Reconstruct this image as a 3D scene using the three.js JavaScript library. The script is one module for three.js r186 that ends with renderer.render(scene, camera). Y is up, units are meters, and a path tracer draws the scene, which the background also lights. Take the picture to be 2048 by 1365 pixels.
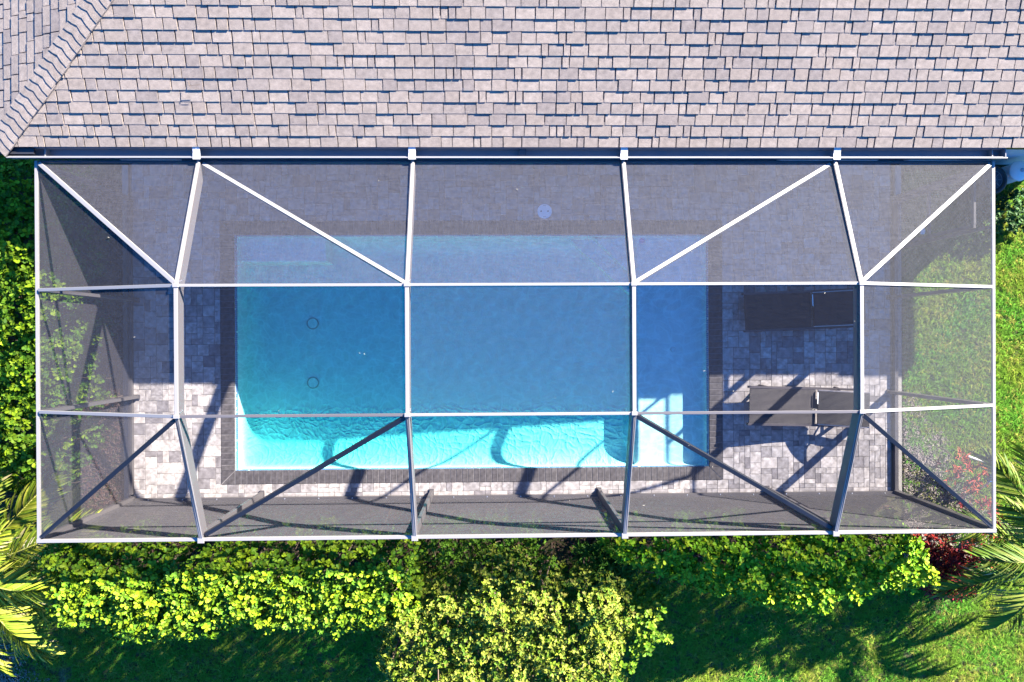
import * as THREE from 'three';
import { mergeGeometries } from 'three/addons/utils/BufferGeometryUtils.js';
import { ImprovedNoise } from 'three/addons/math/ImprovedNoise.js';
import { RoundedBoxGeometry } from 'three/addons/geometries/RoundedBoxGeometry.js';

// ------------------------------------------------------------------ camera, sky, sun, exposure
const renderer = new THREE.WebGLRenderer({ antialias: true });
renderer.setSize(1024, 682);
renderer.toneMapping = THREE.LinearToneMapping;
renderer.toneMappingExposure = 6.4;
renderer.shadowMap.enabled = true;
const scene = new THREE.Scene();

const camera = new THREE.PerspectiveCamera(51.98, 1024 / 682, 0.5, 400);
camera.position.set(0, 12.17, 0);                       // a drone looking straight down, turned a fraction of a degree
camera.up.set(0.00498, -0.0028, -0.99998);
camera.lookAt(0.02127, 12.17 - 0.99977, 0.0029);

const TO_SUN = new THREE.Vector3(1.45, 1, -1.26).normalize();
{
  const w = 256, h = 128, a = new Float32Array(w * h * 4);
  for (let j = 0; j < h; j++) for (let i = 0; i < w; i++) {
    const el = ((j + 0.5) / h - 0.5) * Math.PI, az = ((i + 0.5) / w - 0.5) * 2 * Math.PI;
    const d = new THREE.Vector3(Math.cos(el) * Math.cos(az), Math.sin(el), Math.cos(el) * Math.sin(az));
    const s = Math.max(0, Math.sin(el)), t = Math.pow(1 - s, 3.2);
    let c = [0.005 + 0.012 * t, 0.057 + 0.055 * t, 0.22 + 0.06 * t];
    const g = Math.exp(-Math.acos(Math.min(1, d.dot(TO_SUN))) / 0.25) * 0.1;
    c = [c[0] + g, c[1] + g * 0.95, c[2] + g * 0.85];
    if (el < 0) c = [0.07, 0.075, 0.06];
    a.set([...c, 1], (j * w + i) * 4);
  }
  const sky = new THREE.DataTexture(a, w, h, THREE.RGBAFormat, THREE.FloatType);
  sky.mapping = THREE.EquirectangularReflectionMapping; sky.magFilter = sky.minFilter = THREE.LinearFilter; sky.needsUpdate = true;
  scene.background = sky; scene.environment = sky;
}
const sun = new THREE.DirectionalLight(new THREE.Color().setRGB(1, 0.94, 0.84), 5);
sun.position.copy(TO_SUN).multiplyScalar(40); sun.target.position.set(0, 0, 0);
sun.castShadow = true; sun.shadow.mapSize.set(4096, 4096);
Object.assign(sun.shadow.camera, { left: -16, right: 16, top: 16, bottom: -16, near: 1, far: 90 });
scene.add(sun, sun.target);

// ------------------------------------------------------------------ helpers
function rng(seed) { let s = seed >>> 0; return () => { s = (s + 0x6D2B79F5) >>> 0; let t = s; t = Math.imul(t ^ (t >>> 15), t | 1); t ^= t + Math.imul(t ^ (t >>> 7), t | 61); return ((t ^ (t >>> 14)) >>> 0) / 4294967296; }; }
const R = rng(7);
const rr = (a, b, r = R) => a + (b - a) * r();
const NZ = new ImprovedNoise();
const fbm = (x, y, z = 0, o = 4) => { let v = 0, a = 0.5; for (let i = 0; i < o; i++) { v += a * NZ.noise(x, y, z + i * 7.3); x *= 2.03; y *= 2.03; a *= 0.5; } return v; };
const V = (x, y, z) => new THREE.Vector3(x, y, z);
const taken = {};
function numbered(name) { const n = taken[name] = (taken[name] ?? -1) + 1; return n ? `${name}_${String(n).padStart(3, '0')}` : name; }
function shade(o) { o.traverse((c) => { if (c.isMesh) { c.castShadow = true; c.receiveShadow = true; } }); return o; }
function thing(name, label, category, pos = [0, 0, 0], group) {
  const o = new THREE.Group(); o.name = numbered(name); o.position.set(...pos); o.userData = { label, category };
  if (group) o.userData.group = group;
  scene.add(o); return o;
}
function structure(name, geo, m) { const o = geo ? new THREE.Mesh(geo, m) : new THREE.Group(); o.name = name; o.userData.kind = 'structure'; scene.add(o); return shade(o); }
function part(name, geo, m, parent, stuff) { const o = new THREE.Mesh(geo, m); o.name = name; if (stuff) o.userData.kind = 'stuff'; parent.add(o); o.castShadow = o.receiveShadow = true; return o; }
const box = (w, h, d, x = 0, y = 0, z = 0) => new THREE.BoxGeometry(w, h, d).translate(x, y, z);
const rbox = (w, h, d, r, x = 0, y = 0, z = 0) => new RoundedBoxGeometry(w, h, d, 2, r).translate(x, y, z);
const cyl = (r0, r1, h, n, x = 0, y = 0, z = 0) => new THREE.CylinderGeometry(r0, r1, h, n).translate(x, y, z);
const lin = (r, g, b) => new THREE.Color().setRGB(r, g, b);
const mat = (c, roughness = 0.7, metalness = 0, extra = {}) => new THREE.MeshStandardMaterial({ color: Array.isArray(c) ? lin(...c) : c, roughness, metalness, ...extra });
const plain = (g) => { const n = g.index ? g.toNonIndexed() : g; for (const k of Object.keys(n.attributes)) if (!['position', 'normal', 'uv'].includes(k)) n.deleteAttribute(k); return n; };
const merge = (list) => mergeGeometries(list.map(plain));
function tinted(g, c) { const n = plain(g).clone(), k = n.attributes.position.count, a = new Float32Array(k * 3); for (let i = 0; i < k; i++) a.set(c, i * 3); n.setAttribute('color', new THREE.BufferAttribute(a, 3)); return n; }
function texture(size, fn, { srgb = false, h = size, rep = [1, 1] } = {}) {
  const a = new Uint8Array(size * h * 4);
  for (let j = 0; j < h; j++) for (let i = 0; i < size; i++) { const c = fn(i / size, j / h, i, j); a.set([...(Array.isArray(c) ? c : [c, c, c]).map((v) => Math.max(0, Math.min(255, Math.round(v * 255)))), 255], (j * size + i) * 4); }
  const t = new THREE.DataTexture(a, size, h, THREE.RGBAFormat); t.wrapS = t.wrapT = THREE.RepeatWrapping; t.magFilter = THREE.LinearFilter; t.minFilter = THREE.LinearMipmapLinearFilter; t.generateMipmaps = true;
  if (srgb) t.colorSpace = THREE.SRGBColorSpace;
  t.repeat.set(...rep); t.needsUpdate = true; return t;
}
// tileable noise: four shifted copies blended across the tile
const tiled = (f) => (u, v) => f(u, v) * (1 - u) * (1 - v) + f(u - 1, v) * u * (1 - v) + f(u, v - 1) * (1 - u) * v + f(u - 1, v - 1) * u * v;
function planarUV(g, su = 1, ou = 0, ov = 0) { const p = g.attributes.position, a = new Float32Array(p.count * 2); for (let i = 0; i < p.count; i++) a.set([(p.getX(i) + ou) * su, (p.getZ(i) + ov) * su], i * 2); g.setAttribute('uv', new THREE.BufferAttribute(a, 2)); return g; }
function poly(points, tris) { const g = new THREE.BufferGeometry(); g.setAttribute('position', new THREE.Float32BufferAttribute(points.flat(), 3)); g.setIndex(tris.flat()); g.computeVertexNormals(); return g; }
// a bar of width w and depth d whose top centre line runs from p to q; up is the side its top faces
function bar(p, q, w, d, up = V(0, 1, 0), bevel = 0.004) {
  const dir = q.clone().sub(p), L = dir.length(); dir.normalize();
  const side = dir.clone().cross(up).normalize(), top = side.clone().cross(dir).normalize();
  const g = new RoundedBoxGeometry(w, d, L, 1, bevel);
  const m = new THREE.Matrix4().makeBasis(side, top, dir.clone().negate());
  const c = p.clone().add(q).multiplyScalar(0.5).addScaledVector(top, -d / 2);
  return g.applyMatrix4(m).translate(c.x, c.y, c.z);
}

// ------------------------------------------------------------------ textures and materials
const mottle = tiled((u, v) => fbm(u * 7, v * 7, 1, 5)), grain = tiled((u, v) => fbm(u * 60, v * 60, 4, 3));
const stoneMap = texture(512, (u, v) => { const n = mottle(u, v), k = grain(u, v); const t = 0.86 + n * 0.55 + k * 0.12; return [t, t * (0.985 + n * 0.03), t * (0.98 + n * 0.05)]; }, { srgb: true });
const stoneBump = texture(512, (u, v) => 0.5 + grain(u, v) * 0.6 + mottle(u, v) * 0.3);
const rGran = rng(31);
const granuleMap = texture(512, (u, v) => { const n = mottle(u, v); const s = rGran(); const t = 0.8 + n * 0.22 + (s - 0.5) * 0.42; return [t, t * 0.985, t * 0.975]; }, { srgb: true });
const granuleBump = texture(256, () => rGran());
const rWeave = rng(5); const cols = Array.from({ length: 256 }, () => rWeave()), rows = Array.from({ length: 256 }, () => rWeave());
const streak = (n, horizontal) => { const a = new Float32Array(n * n), b = new Float32Array(n * n); for (let i = 0; i < n * n; i++) b[i] = rWeave() - 0.5; for (let j = 0; j < n; j++) for (let i = 0; i < n; i++) { let v = 0; for (let k = -6; k <= 6; k++) v += b[horizontal ? j * n + (i + k + n) % n : ((j + k + n) % n) * n + i]; a[j * n + i] = v / 3.6; } return a; };
const hs = streak(512, true), vs = streak(512, false);
const weave = texture(512, (u, v, i, j) => 0.6 + hs[j * 512 + i] * 0.15 + vs[j * 512 + i] * 0.11 + (rWeave() - 0.5) * 0.25);
const weaveClose = texture(512, (u, v, i, j) => 0.84 + hs[j * 512 + i] * 0.22 + vs[j * 512 + i] * 0.12 + (rWeave() - 0.5) * 0.12);
const wicker = texture(64, (u, v) => { const k = Math.floor(v * 4), s = Math.abs(Math.sin((u * 4 + (k % 2) * 0.5) * Math.PI)), t = Math.abs(Math.sin(v * 4 * Math.PI)); return Math.pow(t, 0.5) * (0.45 + 0.55 * s); });
const plasterMap = texture(512, (u, v) => { const t = 0.93 + mottle(u, v) * 0.18 + (rWeave() - 0.5) * 0.07; return [t, t, t]; }, { srgb: true });

const M = {
  metal: mat([0.27, 0.252, 0.24], 0.5, 0.3),
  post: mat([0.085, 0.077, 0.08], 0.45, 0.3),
  brace: mat([0.012, 0.013, 0.018], 0.4, 0.1),  // frame colour with the front slope's shade painted in
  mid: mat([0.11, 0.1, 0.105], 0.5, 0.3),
  strap: mat([0.5, 0.48, 0.46], 0.4, 0.2),
  gutter: mat([0.2, 0.2, 0.21], 0.35, 0.2),
  fastener: mat([0.75, 0.75, 0.78], 0.3, 0.9),
  wall: mat([0.62, 0.62, 0.6], 0.85),
  dark: mat([0.02, 0.02, 0.024], 0.5),
  glass: mat([0.03, 0.035, 0.04], 0.1),
  white: mat([0.78, 0.78, 0.76], 0.5),
  concrete: mat([0.27, 0.25, 0.23], 0.9, 0, { bumpMap: stoneBump, bumpScale: 0.003 }),
  sand: mat([0.1, 0.09, 0.08], 0.95),
  coping: [[0.068, 0.06, 0.064], [0.074, 0.066, 0.069], [0.064, 0.056, 0.06], [0.08, 0.071, 0.073]].map((c) => mat(c, 0.75, 0, { map: stoneMap, bumpMap: stoneBump, bumpScale: 0.002 })),
  grout: mat([0.18, 0.165, 0.17], 0.9),
  plaster: mat([0.66, 0.79, 0.78], 0.8, 0, { map: plasterMap }),
  tile: mat([0.08, 0.16, 0.32], 0.25),
  blue: mat([0.08, 0.2, 0.55], 0.4),
  bark: mat([0.14, 0.1, 0.07], 0.9),
};
const PAVER_TONES = [[0.4, 0.37, 0.36], [0.36, 0.335, 0.33], [0.44, 0.405, 0.39], [0.27, 0.25, 0.252], [0.205, 0.188, 0.196], [0.32, 0.295, 0.293], [0.42, 0.388, 0.375]];
M.paver = PAVER_TONES.map((c) => mat(c, 0.8, 0, { map: stoneMap, bumpMap: stoneBump, bumpScale: 0.002 }));
M.paverStuff = mat([1, 1, 1], 0.8, 0, { vertexColors: true, map: stoneMap, bumpMap: stoneBump, bumpScale: 0.002 });
const SHINGLE_TONES = [[0.4, 0.332, 0.28], [0.37, 0.31, 0.268], [0.43, 0.355, 0.298], [0.335, 0.28, 0.247], [0.39, 0.32, 0.267], [0.45, 0.375, 0.315]];
M.shingle = SHINGLE_TONES.map((c) => mat(c, 0.95, 0, { map: granuleMap, bumpMap: granuleBump, bumpScale: 0.003 }));
M.shingleStuff = mat([1, 1, 1], 0.95, 0, { vertexColors: true, map: granuleMap, bumpMap: granuleBump, bumpScale: 0.003 });
const screenMat = (opacity, c = [0.115, 0.108, 0.135], map = weave) => new THREE.MeshStandardMaterial({ color: lin(...c), roughness: 0.7, transparent: true, opacity, alphaMap: map, side: THREE.DoubleSide });
M.screenSlope = screenMat(0.33, [0.13, 0.127, 0.155]); M.screenFlat = screenMat(0.08, [0.09, 0.09, 0.12]); M.screenHaze = screenMat(0.17, [0.13, 0.17, 0.2]); M.screenSide = screenMat(0.36, [0.09, 0.09, 0.105]); M.screenWall = screenMat(0.76, [0.04, 0.036, 0.044]); M.screenFront = screenMat(0.86, [0.055, 0.05, 0.056], weaveClose);  // roof cloth tint and opacity carry the sun haze bay by bay

// ------------------------------------------------------------------ ground, deck, pool
const POOL = { x0: -4.53, x1: 3.705, z0: -1.815, z1: 2.255 }, COPE = { x0: -4.77, x1: 3.944, z0: -2.057, z1: 2.487 }, DECK = { x0: -6.3, x1: 6.955, z0: -3.05, z1: 2.74 };
function ring(o, i, y, h) { // a slab with a rectangular hole, top at y
  const s = new THREE.Shape([[o.x0, -o.z1], [o.x1, -o.z1], [o.x1, -o.z0], [o.x0, -o.z0]].map((p) => new THREE.Vector2(...p)));
  s.holes.push(new THREE.Path([[i.x0, -i.z1], [i.x0, -i.z0], [i.x1, -i.z0], [i.x1, -i.z1]].map((p) => new THREE.Vector2(...p))));
  return new THREE.ExtrudeGeometry(s, { depth: h, bevelEnabled: false }).rotateX(-Math.PI / 2).translate(0, y - h, 0);
}
const soilMap = texture(512, (u, v) => { const n = mottle(u, v) + grain(u, v) * 0.8; return [0.42 + n * 0.5, 0.4 + n * 0.45, 0.26 + n * 0.4]; }, { srgb: true });
{
  const g = planarUV(ring({ x0: -150, x1: 150, z0: -150, z1: 150 }, { x0: -4.9, x1: 4.1, z0: -2.2, z1: 2.6 }, -0.1, 0.02), 0.5);
  structure('ground', g, mat([0.35, 0.4, 0.3], 1, 0, { map: soilMap, bumpMap: stoneBump, bumpScale: 0.02 }));
}
const deck = structure('patio_deck', ring(DECK, { x0: COPE.x0 + 0.12, x1: COPE.x1 - 0.12, z0: COPE.z0 + 0.12, z1: COPE.z1 - 0.12 }, -0.012, 0.1), M.sand);
const bevelled = (w, d, h, b) => { // a paver: chamfered top, sides
  const x = w / 2, z = d / 2, P = [];
  for (const [s, y] of [[b, 0], [0, -b], [0, -h]]) P.push([-x + s, y, -z + s], [x - s, y, -z + s], [x - s, y, z - s], [-x + s, y, z - s]);
  const T = [[0, 2, 1], [0, 3, 2]];
  for (let l = 0; l < 2; l++) for (let k = 0; k < 4; k++) { const a = l * 4 + k, c = l * 4 + (k + 1) % 4; T.push([a, c, c + 4], [a, c + 4, a + 4]); }
  const g = poly(P, T).toNonIndexed(); g.computeVertexNormals(); return g;
};
{ // random-pattern pavers on a half-stone grid
  const r = rng(21);
  const cuts = (list) => { const o = [list[0][0]]; for (const [a, b, n] of list) for (let k = 1; k <= n; k++) o.push(a + (b - a) * k / n); return o; };
  const X = cuts([[DECK.x0 + 0.03, COPE.x0, 15], [COPE.x0, COPE.x1, 90], [COPE.x1, DECK.x1 - 0.03, 31]]), Z = cuts([[DECK.z0, COPE.z0, 10], [COPE.z0, COPE.z1, 47], [COPE.z1, DECK.z1 - 0.02, 3]]);
  const nx = X.length - 1, nz = Z.length - 1, used = new Uint8Array(nx * nz), list = [];
  for (let j = 10; j < 57; j++) for (let i = 15; i < 105; i++) used[j * nx + i] = 1;
  const free = (i, j, w, d, jm) => { if (i + w > nx || j + d > jm) return false; for (let b = 0; b < d; b++) for (let a = 0; a < w; a++) if (used[(j + b) * nx + i + a]) return false; return true; };
  for (let j = 0; j < nz; j++) for (let i = 0; i < nx; i++) {
    if (used[j * nx + i]) continue;
    const soldier = j === nz - 1, jm = soldier ? nz : nz - 1;
    const want = soldier ? [[2, 1], [3, 1], [1, 1]] : [[2, 2], [3, 2], [2, 3], [2, 2], [2, 1], [1, 2]];
    let pick = [1, 1];
    for (let t = 0; t < 6; t++) { const k = want[Math.floor(r() * want.length)]; if (free(i, j, k[0], k[1], jm)) { pick = k; break; } }
    for (let b = 0; b < pick[1]; b++) for (let a = 0; a < pick[0]; a++) used[(j + b) * nx + i + a] = 1;
    const x0 = X[i], x1 = X[i + pick[0]], z0 = Z[j], z1 = Z[j + pick[1]];
    list.push({ x: (x0 + x1) / 2, z: (z0 + z1) / 2, w: x1 - x0 - 0.005, d: z1 - z0 - 0.005, tone: Math.min(6, Math.floor(Math.pow(r(), 1.15) * 7)), v: Math.floor(r() * 4), y: (r() - 0.5) * 0.003, key: (x1 - x0) * (z1 - z0) * (0.9 + 0.2 * r()) * (z0 > 0.5 ? 1.3 : 1) });
  }
  list.sort((a, b) => b.key - a.key);
  const cache = {}, rest = [];
  list.forEach((p, n) => {
    const k = [p.w.toFixed(3), p.d.toFixed(3), p.v].join();
    const g = cache[k] ??= planarUV(bevelled(p.w, p.d, 0.02, 0.003), 1.6, p.v * 0.37 + p.w, p.v * 0.61 + p.d);
    if (n < 300) part('paver', g, M.paver[p.tone], deck).position.set(p.x, p.y, p.z);
    else rest.push(tinted(planarUV(g.clone(), 1.6, p.x * 3.1, p.z * 2.7).translate(p.x, p.y, p.z), PAVER_TONES[p.tone]));
  });
  part('pavers', mergeGeometries(rest), M.paverStuff, deck, true);
}

// pool basin
const floorDepth = (x) => 0.82 - 0.3 * THREE.MathUtils.clamp((x + 3.4) / 5.6, 0, 1);
const SHELF_X = 2.44;
function basinDepth(x, z) {
  const d = x > SHELF_X ? 0.19 : floorDepth(x), rad = x > SHELF_X ? 0.05 : 0.3;
  const e = Math.min(x - POOL.x0, POOL.x1 - x, z - POOL.z0, POOL.z1 - z);
  return e >= rad ? d : d - rad + Math.sqrt(Math.max(0, rad * rad - (rad - e) * (rad - e)));
}
const pool = thing('swimming_pool', 'rectangular blue swimming pool with shallow sun shelf and dark brick coping', 'pool');
{
  const xs = [], zs = [];
  const seg = (a, b, n, f) => { for (let k = 0; k < n; k++) f.push(a + (b - a) * k / n); };
  seg(POOL.x0, POOL.x0 + 0.32, 16, xs); seg(POOL.x0 + 0.32, SHELF_X - 0.001, 60, xs); seg(SHELF_X - 0.001, SHELF_X + 0.002, 1, xs); seg(SHELF_X + 0.002, POOL.x1 - 0.3, 8, xs); seg(POOL.x1 - 0.3, POOL.x1, 16, xs); xs.push(POOL.x1);
  seg(POOL.z0, POOL.z0 + 0.32, 16, zs); seg(POOL.z0 + 0.32, POOL.z1 - 0.32, 40, zs); seg(POOL.z1 - 0.32, POOL.z1, 16, zs); zs.push(POOL.z1);
  const P = [], T = [], n = xs.length;
  zs.forEach((z) => xs.forEach((x) => P.push([x, -0.08 - basinDepth(x, z), z])));
  for (let j = 0; j + 1 < zs.length; j++) for (let i = 0; i + 1 < n; i++) { const a = j * n + i; T.push([a, a + n, a + 1], [a + 1, a + n, a + n + 1]); }
  part('basin', planarUV(poly(P, T), 1 / 8.4, 4.6, 1.9), M.plaster, pool);
  const walls = [];
  const wall = (x0, z0, x1, z1) => { const k = 24, Q = [], U = []; for (let i = 0; i <= k; i++) { const x = x0 + (x1 - x0) * i / k, z = z0 + (z1 - z0) * i / k; Q.push([x, -0.02, z], [x, -0.09 - Math.max(0.14, basinDepth(THREE.MathUtils.clamp(x, POOL.x0, POOL.x1), z)), z]); if (i < k) U.push([2 * i, 2 * i + 1, 2 * i + 2], [2 * i + 1, 2 * i + 3, 2 * i + 2]); } walls.push(planarUV(poly(Q, U), 1)); };
  wall(POOL.x0, POOL.z0, POOL.x0, POOL.z1); wall(POOL.x1, POOL.z1, POOL.x1, POOL.z0); wall(POOL.x0, POOL.z1, POOL.x1, POOL.z1); wall(POOL.x1, POOL.z0, POOL.x0, POOL.z0);
  part('basin_wall', merge(walls), M.plaster, pool);
  // waterline mosaic tiles, joined
  const tiles = [], rt = rng(3);
  for (let z = POOL.z0 + 0.02; z < POOL.z1; z += 0.033) for (const x of [POOL.x0 + 0.004, POOL.x1 - 0.004]) for (let k = 0; k < 3; k++) if (rt() < 0.93) tiles.push(box(0.008, 0.028, 0.028, x, -0.045 - k * 0.033, z));
  for (let x = POOL.x0 + 0.02; x < POOL.x1; x += 0.033) for (const z of [POOL.z0 + 0.004, POOL.z1 - 0.004]) for (let k = 0; k < 3; k++) if (rt() < 0.93) tiles.push(box(0.028, 0.028, 0.008, x, -0.045 - k * 0.033, z));
  part('waterline_tiles', merge(tiles), M.tile, pool, true);
  // bench and corner steps at the house side
  part('bench', planarUV(rbox(1.52, 0.6, 0.46, 0.03, POOL.x0 + 0.74, -0.62, POOL.z0 + 0.2), 0.8), M.plaster, pool);
  const step = (pts, top) => { const s = new THREE.Shape(pts.map(([x, z]) => new THREE.Vector2(x, -z))); const g = new THREE.ExtrudeGeometry(s, { depth: 0.5, bevelEnabled: true, bevelSize: 0.02, bevelThickness: 0.02, bevelSegments: 2 }).rotateX(-Math.PI / 2).translate(0, top - 0.52, 0); part('corner_step', planarUV(g, 0.8), M.plaster, pool); };
  step([[1.33, -1.78], [2.4, -1.78], [2.4, -0.82]], -0.46); step([[1.76, -1.79], [2.41, -1.79], [2.41, -1.16]], -0.33);
  // two main drains
  for (const z of [-0.307, 0.794]) {
    const g = new THREE.Group(); g.name = 'drain_cover'; const y = -0.08 - floorDepth(-3.42); g.position.set(-3.42, y, z); pool.add(g);
    part('rim', new THREE.TorusGeometry(0.1, 0.012, 6, 28).rotateX(Math.PI / 2).translate(0, 0.012, 0), mat([0.2, 0.26, 0.26], 0.8), g);
    part('grate', cyl(0.088, 0.094, 0.02, 28, 0, 0.012, 0), mat([0.6, 0.7, 0.69], 0.7), g);
  }
  const f = new THREE.Group(); f.name = 'shelf_fitting'; f.position.set(3.145, -0.262, 0.198); pool.add(f);
  part('rim', new THREE.TorusGeometry(0.04, 0.008, 6, 20).rotateX(Math.PI / 2), mat([0.45, 0.5, 0.5], 0.6), f);
  part('cap', cyl(0.034, 0.034, 0.012, 18), M.plaster, f);
  part('return_fitting', merge([new THREE.TorusGeometry(0.035, 0.012, 8, 20).rotateX(Math.PI / 2).translate(2.59, -0.262, -1.74), cyl(0.02, 0.02, 0.02, 14, 2.59, -0.26, -1.74)]), M.blue, pool);
}
{ // coping bricks round the edge, grouted
  const coping = new THREE.Group(); coping.name = 'coping'; pool.add(coping);
  const inner = { x0: POOL.x0 - 0.005, x1: POOL.x1 + 0.005, z0: POOL.z0 - 0.005, z1: POOL.z1 + 0.005 };
  part('grout_bed', ring({ x0: COPE.x0 + 0.004, x1: COPE.x1 - 0.004, z0: COPE.z0 + 0.004, z1: COPE.z1 - 0.004 }, inner, 0.002, 0.1), M.grout, coping);
  const r = rng(12), cache = [];
  const W = COPE.x0 - POOL.x0;
  const run = (n, len, place) => { const p = len / n; for (let k = 0; k < n; k++) { const v = Math.floor(r() * 4); place((k + 0.5) * p, p - 0.006, v, Math.floor(r() * 4)); } };
  const geos = {};
  const brick = (x, z, w, d, v, t) => { const g = geos[[w.toFixed(3), d.toFixed(3), v]] ??= planarUV(bevelled(w, d, 0.05, 0.005), 2, v * 0.31, v * 0.53); part('brick', g, M.coping[t], coping).position.set(x, 0.008 + (r() - 0.5) * 0.002, z); };
  const depth = 0.232;
  run(80, POOL.x1 - POOL.x0, (s, p, v, t) => { brick(POOL.x0 + s, COPE.z1 - depth / 2 - 0.003, p, depth, v, t); });
  run(80, POOL.x1 - POOL.x0, (s, p, v, t) => { brick(POOL.x0 + s, COPE.z0 + depth / 2 + 0.003, p, depth, v, t); });
  run(39, POOL.z1 - POOL.z0, (s, p, v, t) => { brick(COPE.x0 + depth / 2 + 0.003, POOL.z0 + s, depth, p, v, t); });
  run(39, POOL.z1 - POOL.z0, (s, p, v, t) => { brick(COPE.x1 - depth / 2 - 0.003, POOL.z0 + s, depth, p, v, t); });
  // mitred corners: two triangles each side of the diagonal, cut again by one joint
  for (const [cx, cz, sx, sz] of [[COPE.x0, COPE.z0, 1, 1], [COPE.x1, COPE.z0, -1, 1], [COPE.x0, COPE.z1, 1, -1], [COPE.x1, COPE.z1, -1, -1]]) {
    const q = 0.004, D = 0.232, h = 0.116;
    for (const sw of [0, 1]) for (const pts of [[[q, 3 * q], [h - q, h + q], [q, h + q]], [[q, h + 2 * q], [h, h + 2 * q], [D - q, D + q * 0], [q, D]]]) {
      const s = new THREE.Shape(pts.map(([a, b]) => { const [u, w] = sw ? [b, a] : [a, b]; return new THREE.Vector2(cx + sx * u, -(cz + sz * w)); }));
      part('brick', planarUV(new THREE.ExtrudeGeometry(s, { depth: 0.05, bevelEnabled: false }).rotateX(-Math.PI / 2).translate(0, -0.043, 0), 2), M.coping[sw], coping);
    }
  }
}
// water: absorbing body, and a rippled surface with caustic lines painted into its colour
{
  const water = structure('water', null); water.userData.label = 'clear blue pool water';
  const body = new THREE.MeshPhysicalMaterial({ color: 0xffffff, transparent: true, opacity: 0.001, transmission: 1, thickness: 1, ior: 1.33, roughness: 0, attenuationColor: lin(0.38, 0.93, 0.915), attenuationDistance: 1 });
  part('water_body', box(POOL.x1 - POOL.x0 + 0.1, 1.1, POOL.z1 - POOL.z0 + 0.1, (POOL.x0 + POOL.x1) / 2, -0.084 - 0.55, (POOL.z0 + POOL.z1) / 2), body, water);
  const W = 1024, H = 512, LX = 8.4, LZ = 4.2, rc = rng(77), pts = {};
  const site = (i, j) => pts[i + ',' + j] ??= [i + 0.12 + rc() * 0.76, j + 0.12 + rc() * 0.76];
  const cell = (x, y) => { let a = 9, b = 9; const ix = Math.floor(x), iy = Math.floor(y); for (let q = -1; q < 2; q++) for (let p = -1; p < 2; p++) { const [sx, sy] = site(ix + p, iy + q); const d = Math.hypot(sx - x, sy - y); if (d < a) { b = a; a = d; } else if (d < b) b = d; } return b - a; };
  const causticHeights = new Float32Array(W * H);
  const causticMap = texture(W, (u, v) => {
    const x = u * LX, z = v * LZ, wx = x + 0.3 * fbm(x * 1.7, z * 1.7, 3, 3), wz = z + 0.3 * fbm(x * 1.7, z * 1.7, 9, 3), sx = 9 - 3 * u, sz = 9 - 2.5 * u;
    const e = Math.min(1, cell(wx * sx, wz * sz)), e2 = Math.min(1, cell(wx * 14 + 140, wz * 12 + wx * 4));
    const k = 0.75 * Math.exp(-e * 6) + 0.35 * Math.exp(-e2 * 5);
    causticHeights[Math.floor(v * H + 0.5) * W + Math.floor(u * W + 0.5)] = u < 0.832 ? 0.35 + THREE.MathUtils.smoothstep(z, 3.0, 3.3) * 0.65 * (0.7 * Math.exp(-e * 3.2) + 0.3 * Math.exp(-e2 * 3) - 0.3) : 0.35;
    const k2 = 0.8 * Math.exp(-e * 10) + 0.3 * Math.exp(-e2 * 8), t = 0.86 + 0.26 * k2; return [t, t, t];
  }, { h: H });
  { const causticRelief = texture(W, (u, v, i, j) => causticHeights[j * W + i], { h: H }); causticRelief.repeat.set(1, 2); const pm = plasterMap.clone(); pm.repeat.set(7, 7); pm.needsUpdate = true; pool.children.find((c) => c.name === 'basin').material = mat([0.66, 0.79, 0.78], 0.8, 0, { map: pm, bumpMap: causticRelief, bumpScale: 0.04 }); }  // floor bumps shaped as a caustic net along the sunlit front strip
  const rippleBump = texture(256, tiled((u, v) => 0.5 + fbm(u * 9, v * 9, 2, 3) * 0.6));
  rippleBump.repeat.set(7, 4);
  const surf = new THREE.MeshPhysicalMaterial({ color: 0xffffff, map: causticMap, transmission: 1, thickness: 0, ior: 1.33, roughness: 0.02, bumpMap: rippleBump, bumpScale: 0.006 });
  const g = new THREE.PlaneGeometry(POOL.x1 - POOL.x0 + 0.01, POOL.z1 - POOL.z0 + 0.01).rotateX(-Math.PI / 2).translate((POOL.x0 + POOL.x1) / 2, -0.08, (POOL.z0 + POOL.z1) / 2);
  planarUV(g, 1 / 8.4, 4.6, 1.9); causticMap.repeat.set(1, 2); rippleBump.repeat.set(7, 8); part('water_surface', g, surf, water);
}
{ // round lid in the deck
  const t = thing('skimmer_lid', 'round pale lid with two finger holes set in the deck behind the pool', 'lid', [0.836, 0, -2.219]);
  const pl = mat([0.88, 0.86, 0.84], 0.6);
  part('lid_disc', new THREE.CylinderGeometry(0.125, 0.128, 0.012, 40).translate(0, 0.008, 0), pl, t);
  part('lid_ring', new THREE.TorusGeometry(0.13, 0.005, 6, 40).rotateX(Math.PI / 2).translate(0, 0.006, 0), mat([0.3, 0.3, 0.32], 0.7), t);
  for (const s of [-1, 1]) { part('finger_hole', cyl(0.013, 0.013, 0.004, 16, s * 0.06, 0.0155, 0), M.dark, t); part('slot', box(0.05, 0.003, 0.008, 0, 0.0155, s * 0.095), mat([0.25, 0.27, 0.3], 0.7), t); }
}
{ // deck edge on the right and left: narrow concrete footer
  structure('concrete_edge', merge([box(0.1, 0.1, 5.75, 7.08, -0.065, -0.15), box(0.1, 0.1, 5.75, -6.39, -0.065, -0.15)]), M.concrete);
}

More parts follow.
